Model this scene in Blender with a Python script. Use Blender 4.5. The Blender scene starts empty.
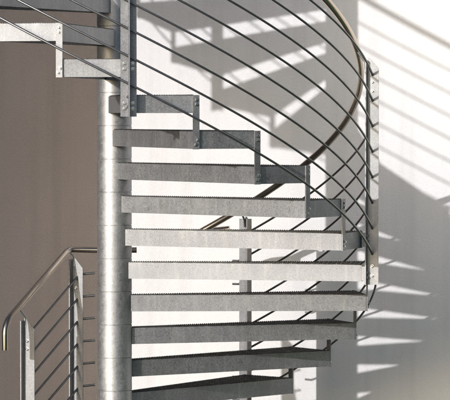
import bpy, math, random
from mathutils import Vector, Matrix
random.seed(7)
SC = bpy.context.scene
COL = SC.collection
sin, cos, pi, rad = math.sin, math.cos, math.pi, math.radians

# ------------------------------------------------------------------ measures
R = 1.40                     # outer plate of the treads
RC = 0.096                   # column radius
TH0, DTH, H = -0.2004, 0.2511, 0.1835
Z0 = 2.48                    # height of the datum (underside of tread 1) above ground
PH = 0.09                    # height of tread edge plates
RR, RHAND = 1.454, 1.366
WALL_W, WALL_M = 2.24, -0.30      # wall plane: y = W + M x
SUN_T, SUN_U = 0.77, 0.345

def th(j): return TH0 + DTH * j
def pos(a, r, z): return Vector((r * sin(a), -r * cos(a), z))
def jz(j): return Z0 - H * j

# ------------------------------------------------------------------ mesh helpers
class MB:
    def __init__(s): s.v, s.f, s.sm = [], [], []
    def add(s, vs, fs, smooth=False):
        o = len(s.v)
        s.v += [tuple(p) for p in vs]
        s.f += [tuple(i + o for i in f) for f in fs]
        s.sm += [smooth] * len(fs)
    def prism(s, base, vec):
        """closed polygon extruded along vec"""
        n = len(base); vec = Vector(vec); b = [Vector(p) for p in base]
        vs = b + [p + vec for p in b]
        fs = [tuple(range(n))[::-1], tuple(range(n, 2 * n))]
        fs += [(i, (i + 1) % n, n + (i + 1) % n, n + i) for i in range(n)]
        s.add(vs, fs)
    def box(s, x0, x1, y0, y1, z0, z1):
        s.prism([(x0, y0, z0), (x1, y0, z0), (x1, y1, z0), (x0, y1, z0)], (0, 0, z1 - z0))
    def plate(s, a, b, z0, z1, t, side=1):
        """upright plate from a to b (xy), thickness t to one side"""
        a, b = Vector((a[0], a[1], 0)), Vector((b[0], b[1], 0))
        d = (b - a).normalized(); n = Vector((d.y, -d.x, 0)) * t * side
        s.prism([a + Vector((0, 0, z0)), b + Vector((0, 0, z0)), b + n + Vector((0, 0, z0)), a + n + Vector((0, 0, z0))], (0, 0, z1 - z0))
    def tube(s, path, r, n=10, cap=True):
        P = [Vector(p) for p in path]
        rings = []; ref = None
        for i, p in enumerate(P):
            t = (P[min(i + 1, len(P) - 1)] - P[max(i - 1, 0)]).normalized()
            if ref is None: ref = Vector((0, 0, 1)) if abs(t.z) < .9 else Vector((1, 0, 0))
            u = (ref - t * ref.dot(t)).normalized(); w = t.cross(u); ref = u      # carried along the path
            rings.append([p + (u * cos(2 * pi * k / n) + w * sin(2 * pi * k / n)) * r for k in range(n)])
        vs = [q for ring in rings for q in ring]
        fs = [(i * n + k, i * n + (k + 1) % n, (i + 1) * n + (k + 1) % n, (i + 1) * n + k) for i in range(len(P) - 1) for k in range(n)]
        s.add(vs, fs, True)
        if cap:
            s.add(rings[0], [tuple(range(n))[::-1]]); s.add(rings[-1], [tuple(range(n))])
    def lathe(s, prof, n=48, c=(0, 0)):
        vs = [(c[0] + r * cos(2 * pi * k / n), c[1] + r * sin(2 * pi * k / n), z) for r, z in prof for k in range(n)]
        fs = [(i * n + k, i * n + (k + 1) % n, (i + 1) * n + (k + 1) % n, (i + 1) * n + k) for i in range(len(prof) - 1) for k in range(n)]
        s.add(vs, fs, True)
        s.add(vs[:n], [tuple(range(n))[::-1]]); s.add(vs[-n:], [tuple(range(n))])
    def lathe_rings(s, pieces, n=48):
        for prof in pieces:
            vs = [(r * cos(2 * pi * k / n), r * sin(2 * pi * k / n), z) for r, z in prof for k in range(n)]
            s.add(vs, [(i * n + k, i * n + (k + 1) % n, (i + 1) * n + (k + 1) % n, (i + 1) * n + k) for i in range(len(prof) - 1) for k in range(n)], True)
    def bolt(s, p, d, r=0.009, hgt=0.008):
        """hexagonal head with a domed tip at p pointing along d"""
        d = Vector(d).normalized(); u = d.orthogonal().normalized(); w = d.cross(u); p = Vector(p)
        ring = lambda rr, o: [p + d * o + (u * cos(pi * k / 3) + w * sin(pi * k / 3)) * rr for k in range(6)]
        vs = ring(r * 1.35, 0) + ring(r * 1.35, 0.002) + ring(r, 0.0021) + ring(r, hgt) + ring(r * .6, hgt * 1.25)
        fs = [tuple(range(6))[::-1]]
        for i in range(4): fs += [(i * 6 + k, i * 6 + (k + 1) % 6, i * 6 + 6 + (k + 1) % 6, i * 6 + 6 + k) for k in range(6)]
        fs.append(tuple(range(24, 30)))
        s.add(vs, fs)
    def mesh(s, name, mat, bevel=0):
        me = bpy.data.meshes.new(name)
        me.from_pydata(s.v, [], s.f); me.update()
        me.polygons.foreach_set('use_smooth', s.sm)
        me.materials.append(mat)
        return me
def link(name, me, parent=None, loc=(0, 0, 0), rz=0):
    o = bpy.data.objects.new(name, me); COL.objects.link(o)
    o.location = loc; o.rotation_euler = (0, 0, rz)
    if parent: o.parent = parent
    return o
def bev(o, w=0.0015, seg=2):
    m = o.modifiers.new('bevel', 'BEVEL'); m.width = w; m.segments = seg; m.limit_method = 'ANGLE'; m.angle_limit = rad(40)
    return o
def tag(o, label=None, cat=None, kind=None, group=None):
    if label: o['label'] = label
    if cat: o['category'] = cat
    if kind: o['kind'] = kind
    if group: o['group'] = group
    return o
def empty(name, loc):
    o = bpy.data.objects.new(name, None); COL.objects.link(o); o.location = loc; o.empty_display_size = 0.2
    return o

# ------------------------------------------------------------------ materials
def mat(name):
    m = bpy.data.materials.new(name); m.use_nodes = True
    nt = m.node_tree; nt.nodes.clear()
    out = nt.nodes.new('ShaderNodeOutputMaterial'); b = nt.nodes.new('ShaderNodeBsdfPrincipled')
    nt.links.new(b.outputs[0], out.inputs[0])
    return m, nt, b
def N(nt, t, **kw):
    n = nt.nodes.new(t)
    for k, v in kw.items():
        if k in n.inputs.keys(): n.inputs[k].default_value = v
        else: setattr(n, k, v)
    return n
def ramp(nt, src, stops):
    r = nt.nodes.new('ShaderNodeValToRGB')
    el = r.color_ramp.elements
    while len(el) < len(stops): el.new(0.5)
    for e, (p, c) in zip(el, stops):
        e.position = p; e.color = (c, c, c, 1) if not isinstance(c, tuple) else (*c, 1)
    nt.links.new(src, r.inputs[0]); return r.outputs[0]
def mixc(nt, fac, a, b, mode='MIX'):
    m = nt.nodes.new('ShaderNodeMix'); m.data_type = 'RGBA'; m.blend_type = mode
    for sock, v in ((m.inputs[0], fac), (m.inputs[6], a), (m.inputs[7], b)):
        if hasattr(v, 'links') or isinstance(v, bpy.types.NodeSocket): nt.links.new(v, sock)
        else: sock.default_value = v if not isinstance(v, tuple) else (*v, 1)
    return m.outputs[2]
def galvanised(name, c0, c1, rough, metallic, sp=75, streak=0.25, fleck=0.0):
    m, nt, b = mat(name); L = nt.links
    tc = N(nt, 'ShaderNodeTexCoord'); oi = N(nt, 'ShaderNodeObjectInfo')
    sc = N(nt, 'ShaderNodeVectorMath', operation='SCALE'); sc.inputs[3].default_value = 37.0
    cv = N(nt, 'ShaderNodeCombineXYZ'); L.new(oi.outputs['Random'], cv.inputs[0]); L.new(oi.outputs['Random'], cv.inputs[2])
    L.new(cv.outputs[0], sc.inputs[0])
    ad = N(nt, 'ShaderNodeVectorMath', operation='ADD'); L.new(tc.outputs['Object'], ad.inputs[0]); L.new(sc.outputs[0], ad.inputs[1])
    no = N(nt, 'ShaderNodeTexNoise', Scale=18.0, Detail=6.0, Roughness=0.65); L.new(ad.outputs[0], no.inputs['Vector'])
    vo = N(nt, 'ShaderNodeTexVoronoi', Scale=sp); L.new(ad.outputs[0], vo.inputs['Vector'])
    sep = N(nt, 'ShaderNodeSeparateColor'); L.new(vo.outputs['Color'], sep.inputs[0])
    fine = N(nt, 'ShaderNodeTexNoise', Scale=260.0, Detail=3.0); L.new(ad.outputs[0], fine.inputs['Vector'])
    big = N(nt, 'ShaderNodeTexNoise', Scale=4.5, Detail=5.0, Roughness=0.6); L.new(ad.outputs[0], big.inputs['Vector'])
    f1 = mixc(nt, 0.45, ramp(nt, no.outputs[0], [(.3, 0.0), (.7, 1.0)]), sep.outputs[0])
    f2 = mixc(nt, 0.42, f1, ramp(nt, fine.outputs[0], [(.35, 0.0), (.65, 1.0)]))
    base = mixc(nt, f2, c0, c1)
    # white rust / run marks with their own shape
    drip = N(nt, 'ShaderNodeMapping'); drip.inputs['Scale'].default_value = (30, 30, 3); L.new(ad.outputs[0], drip.inputs[0])
    dn = N(nt, 'ShaderNodeTexNoise', Scale=1.0, Detail=4.0); L.new(drip.outputs[0], dn.inputs['Vector'])
    df = N(nt, 'ShaderNodeMath', operation='MULTIPLY'); L.new(ramp(nt, dn.outputs[0], [(.52, 0.0), (.75, 1.0)]), df.inputs[0]); df.inputs[1].default_value = streak
    c = mixc(nt, df.outputs[0], base, (0.62, 0.61, 0.58))
    c = mixc(nt, ramp(nt, big.outputs[0], [(.45, 0.0), (.75, .3)]), c, tuple(x * .55 for x in c0))
    if fleck:      # bright zinc crystals
        fm = N(nt, 'ShaderNodeMapping'); fm.inputs['Scale'].default_value = (330, 330, 210); L.new(ad.outputs[0], fm.inputs[0])
        fn = N(nt, 'ShaderNodeTexNoise', Scale=1.0, Detail=2.0); L.new(fm.outputs[0], fn.inputs['Vector'])
        fk = N(nt, 'ShaderNodeMath', operation='MULTIPLY'); L.new(ramp(nt, fn.outputs[0], [(.54, 0.0), (.72, 1.0)]), fk.inputs[0]); fk.inputs[1].default_value = fleck
        c = mixc(nt, fk.outputs[0], c, (.74, .745, .75))
    L.new(c, b.inputs['Base Color'])
    b.inputs['Metallic'].default_value = metallic
    rr = N(nt, 'ShaderNodeMapRange'); rr.inputs[3].default_value = rough - .1; rr.inputs[4].default_value = rough + .14
    L.new(f2, rr.inputs[0]); L.new(rr.outputs[0], b.inputs['Roughness'])
    bp = N(nt, 'ShaderNodeBump', Strength=0.12, Distance=0.002); L.new(f2, bp.inputs['Height']); L.new(bp.outputs[0], b.inputs['Normal'])
    return m
def plain_metal(name, c, rough, metallic=1.0, var=.3):
    m, nt, b = mat(name); L = nt.links
    tc = N(nt, 'ShaderNodeTexCoord')
    no = N(nt, 'ShaderNodeTexNoise', Scale=30.0, Detail=5.0); L.new(tc.outputs['Object'], no.inputs['Vector'])
    L.new(mixc(nt, no.outputs[0], tuple(x * (1 - var) for x in c), tuple(min(1, x * (1 + var)) for x in c)), b.inputs['Base Color'])
    b.inputs['Metallic'].default_value = metallic
    L.new(ramp(nt, no.outputs[0], [(.2, rough - var * .12), (.8, rough + var * .15)]), b.inputs['Roughness'])
    return m
def stucco(name, c0, c1, bump=.5, scale=150, blotch=.15, rough=.9, spec=.2, streak=.3):
    m, nt, b = mat(name); L = nt.links
    tc = N(nt, 'ShaderNodeTexCoord')
    big = N(nt, 'ShaderNodeTexNoise', Scale=1.3, Detail=6.0, Roughness=.6); L.new(tc.outputs['Object'], big.inputs['Vector'])
    mid = N(nt, 'ShaderNodeTexNoise', Scale=scale * .3, Detail=4.0, Roughness=.6); L.new(tc.outputs['Object'], mid.inputs['Vector'])
    fine = N(nt, 'ShaderNodeTexNoise', Scale=scale, Detail=4.0, Roughness=.6); L.new(tc.outputs['Object'], fine.inputs['Vector'])
    vo = N(nt, 'ShaderNodeTexVoronoi', Scale=scale * .8); L.new(tc.outputs['Object'], vo.inputs['Vector'])
    f = mixc(nt, blotch, ramp(nt, fine.outputs[0], [(.3, 0.0), (.7, 1.0)]), ramp(nt, big.outputs[0], [(.35, 0.0), (.65, 1.0)]))
    sm = N(nt, 'ShaderNodeMapping'); sm.inputs['Scale'].default_value = (7, 7, .35); L.new(tc.outputs['Object'], sm.inputs[0])
    sn = N(nt, 'ShaderNodeTexNoise', Scale=1.0, Detail=7.0, Roughness=.65); L.new(sm.outputs[0], sn.inputs['Vector'])
    st = N(nt, 'ShaderNodeMath', operation='MULTIPLY'); L.new(ramp(nt, sn.outputs[0], [(.48, 0.0), (.72, 1.0)]), st.inputs[0]); st.inputs[1].default_value = streak
    L.new(mixc(nt, st.outputs[0], mixc(nt, f, c0, c1), tuple(x * .72 for x in c0)), b.inputs['Base Color'])
    b.inputs['Roughness'].default_value = rough
    b.inputs['Specular IOR Level'].default_value = spec
    h = mixc(nt, .5, fine.outputs[0], vo.outputs['Distance'])
    h = mixc(nt, .4, h, mid.outputs[0])
    bp = N(nt, 'ShaderNodeBump', Strength=bump, Distance=0.009); L.new(h, bp.inputs['Height']); L.new(bp.outputs[0], b.inputs['Normal'])
    return m
M_TREAD = galvanised('galvanised_plate', (.165, .168, .172), (.45, .454, .46), .58, .78, sp=120, fleck=.34)
M_COL = galvanised('galvanised_column', (.26, .262, .265), (.56, .563, .567), .50, .86, sp=70, streak=.5, fleck=.35)
M_POST = galvanised('galvanised_post', (.165, .167, .17), (.41, .413, .418), .53, .8, sp=110, fleck=.28)
M_GRATE = galvanised('galvanised_grating', (.035, .035, .034), (.09, .09, .088), .5, .85)
M_RAIL = plain_metal('steel_rail', (.19, .185, .18), .36, .9)
M_HAND = plain_metal('brushed_handrail', (.50, .43, .35), .24, 1.0, .02)
M_BOLT = plain_metal('bolt_zinc', (.62, .62, .60), .3, 1.0, .15)
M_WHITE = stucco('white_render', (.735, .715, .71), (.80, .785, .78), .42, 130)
M_SHADE_BROWN = stucco('shade_brown_render', (.42, .362, .325), (.525, .455, .415), .6, 120, .35)  # brown tone paints the deep shade of the left wall into its colour
M_SHADE_WING = stucco('shade_wing_render', (.32, .29, .265), (.40, .365, .335), .4, 120)
M_GROUND = stucco('pale_paving', (.17, .17, .168), (.25, .25, .247), .4, 60, .5, spec=0)

# ------------------------------------------------------------------ ground and walls
g = MB(); g.add([(-250, -250, 0), (250, -250, 0), (250, 250, 0), (-250, 250, 0)], [(0, 1, 2, 3)])
tag(link('ground', g.mesh('ground', M_GROUND)), kind='structure')
M_LAWN = stucco('lawn_green', (.03, .075, .04), (.055, .12, .06), 1.0, 40, .4, spec=0)
g = MB(); g.add([(1.0, -60, .004), (120, -60, .004), (120, 1.93 - 120 * .3, .004), (60, -16, .004), (1.0, 1.93, .004)], [(0, 1, 2, 3, 4)])
tag(link('bounce_lawn', g.mesh('bounce_lawn', M_LAWN)), kind='structure')  # unseen grass sheet added to dim and green the bounce on the lower wall
wa = math.atan(WALL_M)
def wall(name, x0, x1, h, m, label):
    b = MB(); c = 1 / cos(wa)
    b.box(x0 * c, x1 * c, 0, .35, -.2, h)
    o = link(name, b.mesh(name, m), None, (0, WALL_W, 0), wa)
    return tag(o, label, 'wall')
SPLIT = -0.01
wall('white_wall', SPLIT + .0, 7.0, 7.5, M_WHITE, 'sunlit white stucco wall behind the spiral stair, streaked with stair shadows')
wall('shade_brown_wall', -9.0, SPLIT, 7.5, M_SHADE_BROWN, 'stucco wall left of the steel column, its deep shade painted in as taupe brown')
# unseen wing added at the left, placed to cast shade over the brown wall
w = MB(); wx, wy = -3.82, -2.70
w.box(-11, wx, wy, 2.9, -.2, 7.2); w.box(-11.1, wx + .1, wy - .1, 3.0, 7.2, 7.45)
tag(link('shade_wing', w.mesh('shade_wing', M_SHADE_WING)), 'unseen brown stucco block added off to the left to shade the wall behind', 'building')

# ------------------------------------------------------------------ spiral staircase
stair = tag(empty('spiral_staircase', (0, 0, 0)), 'galvanised steel spiral staircase winding round a thick round column, with grating treads and rod railing', 'staircase')
NTOP, NBOT = -13, 11
# column of stacked sleeves
pieces = []; zl = -.05
for n in range(NBOT + 1, NTOP - 3, -1):
    z = jz(n - 1) + PH + .022
    pieces += [[(RC, zl), (RC, z - .0025)], [(RC, z - .0025), (RC - .004, z - .001)], [(RC - .004, z - .001), (RC - .004, z + .001)], [(RC - .004, z + .001), (RC, z + .0025)]]
    zl = z + .0025
pieces += [[(RC, zl), (RC, zl + 1)], [(RC, zl + 1), (0.001, zl + 1)]]
cb = MB(); cb.lathe_rings(pieces, 72)
link('column', cb.mesh('column', M_COL), stair)
bp_ = MB(); bp_.lathe([(.24, 0), (.24, .018), (RC + .004, .0185), (RC + .004, .03)], 48)
for k in range(6): bp_.bolt((.19 * cos(k * pi / 3), .19 * sin(k * pi / 3), .018), (0, 0, 1), .012, .014)
link('base_plate', bp_.mesh('base_plate', M_POST), stair)

# tread meshes (local frame: near joint at angle 0)
T = .006
def xy(a, r): return Vector((r * sin(a), -r * cos(a), 0))
a_n, a_f = rad(-.7), DTH - rad(.3)
N_in, N_out = xy(rad(-22.7), RC + .0015), xy(a_n, R)
F_in, F_out = xy(DTH + rad(14), RC + .0015), xy(a_f, R)
fr = MB()
fr.plate(N_in, N_out, 0, PH, T, -1)           # near plate
fr.plate(F_in, F_out, 0, PH, T, 1)
fr.plate(N_out, F_out, 0, PH, T, -1)
frame_me = fr.mesh('tread', M_TREAD)
# orientation of the plate thickness is inward: check by centroid
gr = MB()
# serrated bearing bars running along the tread, cross rods across
def inside_interval(dirv, off, origin):
    return None
axis = ((N_out + F_out) / 2).normalized(); side = Vector((-axis.y, axis.x, 0))
poly = [N_in, N_out, F_out, F_in]
def clip_line(p, d):
    """interval of p+s*d inside the convex tread outline"""
    lo, hi = -9, 9
    c = sum(poly, Vector()) / 4
    for i in range(4):
        a, b = poly[i], poly[(i + 1) % 4]
        e = b - a; n = Vector((e.y, -e.x, 0)).normalized()
        if n.dot(c - a) < 0: n = -n
        num = n.dot(p - a) - .007; den = n.dot(d)
        if abs(den) < 1e-9:
            if num < 0: return None
            continue
        s0 = -num / den
        if den > 0: lo = max(lo, s0)
        else: hi = min(hi, s0)
    return (lo, hi) if hi - lo > .03 else None
def serrated(p, d, lo, hi, z0, z1, t, pitch=.0125, tooth=.005):
    n = max(2, int((hi - lo) / pitch)); nrm = Vector((d.y, -d.x, 0)) * t
    up = []
    for i in range(n):
        s0 = lo + (hi - lo) * i / n; s1 = lo + (hi - lo) * (i + .5) / n
        up += [p + d * s0 + Vector((0, 0, z1)), p + d * s1 + Vector((0, 0, z1 - tooth))]
    up.append(p + d * hi + Vector((0, 0, z1)))
    lowp = [Vector((q.x, q.y, z0)) for q in up]
    k = len(up)
    vs = up + lowp + [q + nrm for q in up] + [q + nrm for q in lowp]
    fs = []
    for i in range(k - 1):
        fs += [(i, i + 1, k + i + 1, k + i), (2 * k + i + 1, 2 * k + i, 3 * k + i, 3 * k + i + 1), (i + 1, i, 2 * k + i, 2 * k + i + 1)]
    gr.add(vs, fs)
k = -12
for k in range(-21, 22):
    p = side * (k * .0202)
    iv = clip_line(p, axis)
    if iv: serrated(p, axis, iv[0], iv[1], PH - .028, PH + .003, .003)
for k in range(4, 57):
    p = axis * (k * .0252)
    iv = clip_line(p, side)
    if iv:
        q0, q1 = p + side * iv[0], p + side * iv[1]
        gr.plate(q0, q1, PH - .008, PH + .0005, .005)
# serrated nosing strips directly on the edge plates
for A, B in ((N_in, N_out), (F_in, F_out), (N_out, F_out)):
    d = (B - A).normalized(); c = sum(poly, Vector()) / 4
    nin = Vector((d.y, -d.x, 0)); nin = nin if nin.dot(c - A) > 0 else -nin
    serrated(A + nin * .0075, d, .004, (B - A).length - .004, PH - .02, PH + .005, .003 if Vector((d.y, -d.x, 0)).dot(nin) > 0 else -.003)
grate_me = gr.mesh('grating', M_GRATE)

# riser bracket (local frame of the joint: angle 0), from the tread above to the tread below
bk = MB()
bk.box(-.017, .017, -R - .0085, -R - .0012, -.002, H + PH + .002)
bracket_me = bk.mesh('riser_bracket', M_POST)
def bolt_me_at(p, d, r=.008, h=.007):
    b = MB(); b.bolt((0, 0, 0), d, r, h); return b.mesh('bolt', M_BOLT)
bolt_me = bolt_me_at((0, 0, 0), (0, -1, 0))
bolt_side = bolt_me_at((0, 0, 0), (-1, 0, 0))
first = {}
for n in range(NTOP, NBOT + 1):
    t = link('tread', frame_me, stair, (0, 0, jz(n - 1)), th(n - 1))
    link('grating', grate_me, t)
POSTS = (-9, -4, 1, 6, 11)
for j in range(NTOP, NBOT):
    if j in POSTS: continue
    b = link('riser_bracket', bracket_me, stair, (0, 0, jz(j)), th(j))
    for x, z in ((-.001, H + PH - .022), (-.001, H + PH - .045), (-.005, .022), (.006, .046)):
        link('bolt', bolt_me, b, (x, -R - .0085, z))

# railing posts: T sections, flange bolted to the tread ends, web standing outward with a diagonal cut top
def t_post(z0, z1, cut, hw=.041, web=.062, t=.006):
    b = MB()
    b.box(-hw, -.0006, -t, 0, z0, z1 - .012); b.box(.0006, hw, -t, 0, z0, z1 - .012)
    q = [(-t / 2, -t - .0004, z0), (-t / 2, -t - web, z0), (-t / 2, -t - web, z1 - cut), (-t / 2, -t - .010, z1), (-t / 2, -t - .0004, z1)]
    b.prism(q, (t, 0, 0))
    return b
PZ0, PZ1 = -.018, 1.215
pm = t_post(PZ0, PZ1, .055)
for z in (.006, H + .006): pm.box(-.034, .034, .0004, .0185, z, z + PH - .014)      # packing behind the flange
post_me = pm.mesh('railing_post', M_POST)
RP = R + .020
rod = MB(); rod.tube([(0, .004, PZ1 - .06), (0, .008, PZ1 - .02), (0, RP - RHAND, PZ1 + .040)], .006, 8); rod_me = rod.mesh('handrail_support', M_RAIL)
for j in POSTS:
    a = th(j)
    p = link('railing_post', post_me, stair, pos(a, RP, jz(j)), a)
    link('handrail_support', rod_me, p)
    for z in (.022, .050, H + PH - .050, H + PH - .022):
        for x in (-.022, .022):
            link('bolt', bolt_me, p, (x, -.006, z))
    for z in (.030, .082, PZ1 - .13, PZ1 - .18):
        link('bolt', bolt_side, p, (-.0032, -.034, z))

# rods and handrail
def helix(r, off, j0, j1, step=.12):
    n = int(abs(j1 - j0) / step) + 1
    return [pos(th(j0 + (j1 - j0) * i / n), r, jz(j0 + (j1 - j0) * i / n) + off) for i in range(n + 1)]
for i in range(8):
    pth = helix(RR, .148 + .139 * i, NTOP, 11.18)
    e = pth[-1]; d = (pth[-1] - pth[-2]).normalized(); d.z = 0; d.normalize()
    pth += [e + d * .02, e + d * .04]
    m = MB(); m.tube(pth, .0063, 10)
    link('rod', m.mesh('rod', M_RAIL), stair)
ph = helix(RHAND, .148 + .139 * 8 + .004, NTOP, 11.85)
e = ph[-1]
bend = [e + Vector(q) for q in ((-.035, .005, -.012), (-.055, .025, -.012), (-.055, .05, -.005), (-.03, .072, .002), (.03, .075, .012), (.20, .03, .03))]
hm = MB(); hm.tube(ph + bend, .019, 16)
link('handrail', hm.mesh('handrail', M_HAND), stair)

# ------------------------------------------------------------------ landing with its short flight
LZ = Z0 - H * 11 + PH
land = tag(empty('stair_landing', (.1, .8, 0)), 'low galvanised steel landing at the foot of the spiral stair, behind the column', 'landing')
def lobj(name, b, m): return link(name, b.mesh(name, m), land, (-.1, -.8, 0))
b = MB(); b.box(-.36, .70, .16, .166, LZ - .12, LZ); b.box(-.36, .70, 1.374, 1.38, LZ - .12, LZ); b.box(-.366, -.36, .16, 1.38, LZ - .12, LZ); b.box(.70, .706, .16, 1.38, LZ - .12, LZ)
lobj('platform_frame', b, M_TREAD)
gs = gr; gr = MB()
for k in range(40):
    x = -.35 + k * .0268
    serrated(Vector((x, 0, 0)), Vector((0, 1, 0)), .168, 1.372, LZ - .03, LZ + .003, .003)
for k in range(28): gr.box(-.358, .698, .18 + k * .043, .184 + k * .043, LZ - .01, LZ - .001)
lobj('grating', gr, M_GRATE)
for x in (-.34, .66):
    for y in (.2, 1.33):
        b = MB(); b.box(x - .03, x + .03, y - .03, y + .03, 0, LZ - .121); lobj('leg', b, M_POST)
fd = Vector((-.575, -.818, 0)); fs_ = Vector((-.818, .575, 0))
FB = Vector((-.37, .30, 0))
for i in range(2):
    o = FB + fd * (.06 + .25 * i); z = LZ - H * (i + 1)
    b = MB()
    b.prism([o + fs_ * .06 + Vector((0, 0, z - .05)), o + fs_ * .8 + Vector((0, 0, z - .05)), o + fs_ * .8 + fd * .26 + Vector((0, 0, z - .05)), o + fs_ * .06 + fd * .26 + Vector((0, 0, z - .05))], (0, 0, .05))
    for q in (.10, .74):
        c = o + fs_ * q + fd * .12
        b.box(c.x - .02, c.x + .02, c.y - .02, c.y + .02, 0, z - .05)
    lobj('step', b, M_GRATE)

# ------------------------------------------------------------------ landing railing on the left
lr = tag(empty('landing_railing', (-.25, .26, 0)), 'short steel railing with a bent tan handrail stepping down to the left of the column', 'railing')
off = Vector((.25, -.26, 0))
def at(x, y, Y):
    """height of image row y (and X of image column x) at depth Y, used to size the railing from the photograph"""
    d = Y + 16.776
    return Vector(((x - 114.5) / 3020.78 * d, Y, -.1659 + Z0 - d * ((y - 200) / 3020.78 + .0299)))
YB, YA, YE = .26, -.14, -.34
AZ = rad(-25); U = Vector((cos(AZ), sin(AZ), 0)); V = Vector((-sin(AZ), cos(AZ), 0))     # web direction, flange direction
PB, PA = Vector((at(72, 0, YB).x, YB, 0)), Vector((at(23.5, 0, YA).x, YA, 0))
zb, za = at(72, 257, YB).z, at(24, 318, YA).z
zbolt = ((.125, .175), (.125, .17))
for (P, z1, nb, z0) in ((PB, zb, zbolt[0], LZ - .12), (PA, za, zbolt[1], 0)):
    o = link('railing_post', t_post(0, z1 - z0, .062).mesh('railing_post', M_POST), lr, off + P + Vector((0, 0, z0)), AZ + pi / 2)
    for q in nb:
        link('bolt', bolt_side, o, (-.0032, -.026, z1 - z0 - q))
hz = at(80, 250, YB).z
line = [Vector((.125, YB, hz)), Vector((-.10, YB, hz)), at(74, 249.5, YB), at(69.5, 250.2, YB - .015), at(66, 252.5, YB - .04)]
low = at(5.5, 322, YE)
dv = (low - line[-1])
p0 = line[-1]; line += [p0 + dv * q for q in (.25, .5, .7, .85)]
A, B, C_ = p0 + dv * .90, at(4.8, 322.5, YE - .010), at(4.9, 335, YE - .014)
line += [A * (1 - q) ** 2 + B * 2 * q * (1 - q) + C_ * q * q for q in (0, .15, .3, .45, .6, .75, .9, 1)] + [at(5, 350, YE - .014)]
m = MB(); m.tube(line, .0165, 16); link('handrail', m.mesh('handrail', M_HAND), lr, off)
for (P, z1, q) in ((PB, zb, at(69, 251, YB - .02)), (PA, za, at(19, 308, YA - .03))):
    m = MB(); m.tube([q, P + U * .014 + Vector((0, 0, z1 + .002)), P + U * .014 + Vector((0, 0, z1 - .05))], .0055, 8); link('handrail_support', m.mesh('handrail_support', M_BOLT), lr, off)
mB, mA = PB + U * .034, PA + U * .034
for i in range(6):
    y = 273 + 22.4 * i
    zB, zA = at(79, y + 1.5, YB).z, at(31, y + 60.5, YA).z
    b0 = mB + V * .012; b0.z = zB; b1 = mB.copy(); b1.z = zB - .012; a1 = mA.copy(); a1.z = zA
    sp = at(95, y, b0.y); k1 = b0 + (sp - b0) * .2
    m = MB(); m.tube([sp, k1, b0 - Vector((0, 0, .002)), b1, a1], .0064, 10)
    link('rod', m.mesh('rod', M_RAIL), lr, off)

# ------------------------------------------------------------------ hedge added out of view at the right to darken the steel
def hedge(x0, x1, y0, y1, h):
    M_LEAF, nt, b = mat('hedge_leaf'); L = nt.links
    gi = N(nt, 'ShaderNodeNewGeometry')
    L.new(ramp(nt, gi.outputs['Random Per Island'], [(0.0, (.025, .05, .018)), (.6, (.05, .09, .03)), (1.0, (.09, .13, .045))]), b.inputs['Base Color'])
    b.inputs['Roughness'].default_value = .6
    root = tag(empty('hedge', ((x0 + x1) / 2, (y0 + y1) / 2, 0)), 'tall dense green hedge added out of view at the right to darken right-facing steel', 'hedge')
    o = Vector((-(x0 + x1) / 2, -(y0 + y1) / 2, 0))
    core = MB(); core.box(x0 + .25, x1, y0 + .25, y1 - .1, 0, h - .3); link('core', core.mesh('core', M_LEAF), root, o)
    lf = MB(); rnd = random.Random(3)
    for _ in range(15000):
        u = rnd.random()
        if u < .8: p = Vector((x0 + rnd.uniform(0, .5) + .15 * sin(rnd.random() * 6), rnd.uniform(y0, y1), rnd.uniform(.02, h)))
        elif u < .9: p = Vector((rnd.uniform(x0, x1), y0 + rnd.uniform(0, .4), rnd.uniform(.02, h)))
        else: p = Vector((rnd.uniform(x0, x1), rnd.uniform(y0, y1), h - rnd.uniform(-.15, .4)))
        a = Vector((rnd.gauss(0, 1), rnd.gauss(0, 1), rnd.gauss(0, 1))).normalized(); c = a.orthogonal().normalized() * rnd.uniform(.05, .09); a = a * rnd.uniform(.09, .16)
        lf.add([p - a, p + c, p + a, p - c], [(0, 1, 2, 3)])
    link('foliage', lf.mesh('foliage', M_LEAF), root, o)
hedge(4.6, 6.8, -13.5, -1.2, 5.5)

# ------------------------------------------------------------------ camera, sun, sky
cam = bpy.data.cameras.new('camera'); co = bpy.data.objects.new('camera', cam); COL.objects.link(co)
co.location = (0, -16.776, -.1659 + Z0)
co.rotation_euler = (pi / 2 - .0299, 0, -.0366)
cam.sensor_fit = 'HORIZONTAL'; cam.sensor_width = 36; cam.lens = 3020.78 / 450 * 36
cam.clip_start = .5; cam.clip_end = 2000
SC.camera = co
sd = Vector((SUN_T, 1, -SUN_U)).normalized()
sun = bpy.data.lights.new('sun', 'SUN'); so = bpy.data.objects.new('sun', sun); COL.objects.link(so)
so.rotation_euler = sd.to_track_quat('-Z', 'Y').to_euler(); so.location = (-8, -10, 8)
sun.energy = 2.0; sun.angle = rad(.5); sun.color = (1.0, .985, .99)
wd = bpy.data.worlds.new('World'); SC.world = wd; wd.use_nodes = True
nt = wd.node_tree; nt.nodes.clear()
ow = nt.nodes.new('ShaderNodeOutputWorld'); bg = nt.nodes.new('ShaderNodeBackground'); sk = nt.nodes.new('ShaderNodeTexSky')
sk.sky_type = 'NISHITA'; sk.sun_disc = False
sk.sun_elevation = math.atan2(SUN_U, math.hypot(SUN_T, 1)); sk.sun_rotation = math.atan2(-SUN_T, -1)
sk.dust_density = 3.2; sk.ozone_density = 3.3
bg.inputs[1].default_value = .15
nt.links.new(sk.outputs[0], bg.inputs[0]); nt.links.new(bg.outputs[0], ow.inputs[0])
vs = SC.view_settings
vs.view_transform = 'Standard'; vs.look = 'None'; vs.exposure = .54; vs.gamma = 1; vs.use_curve_mapping = False
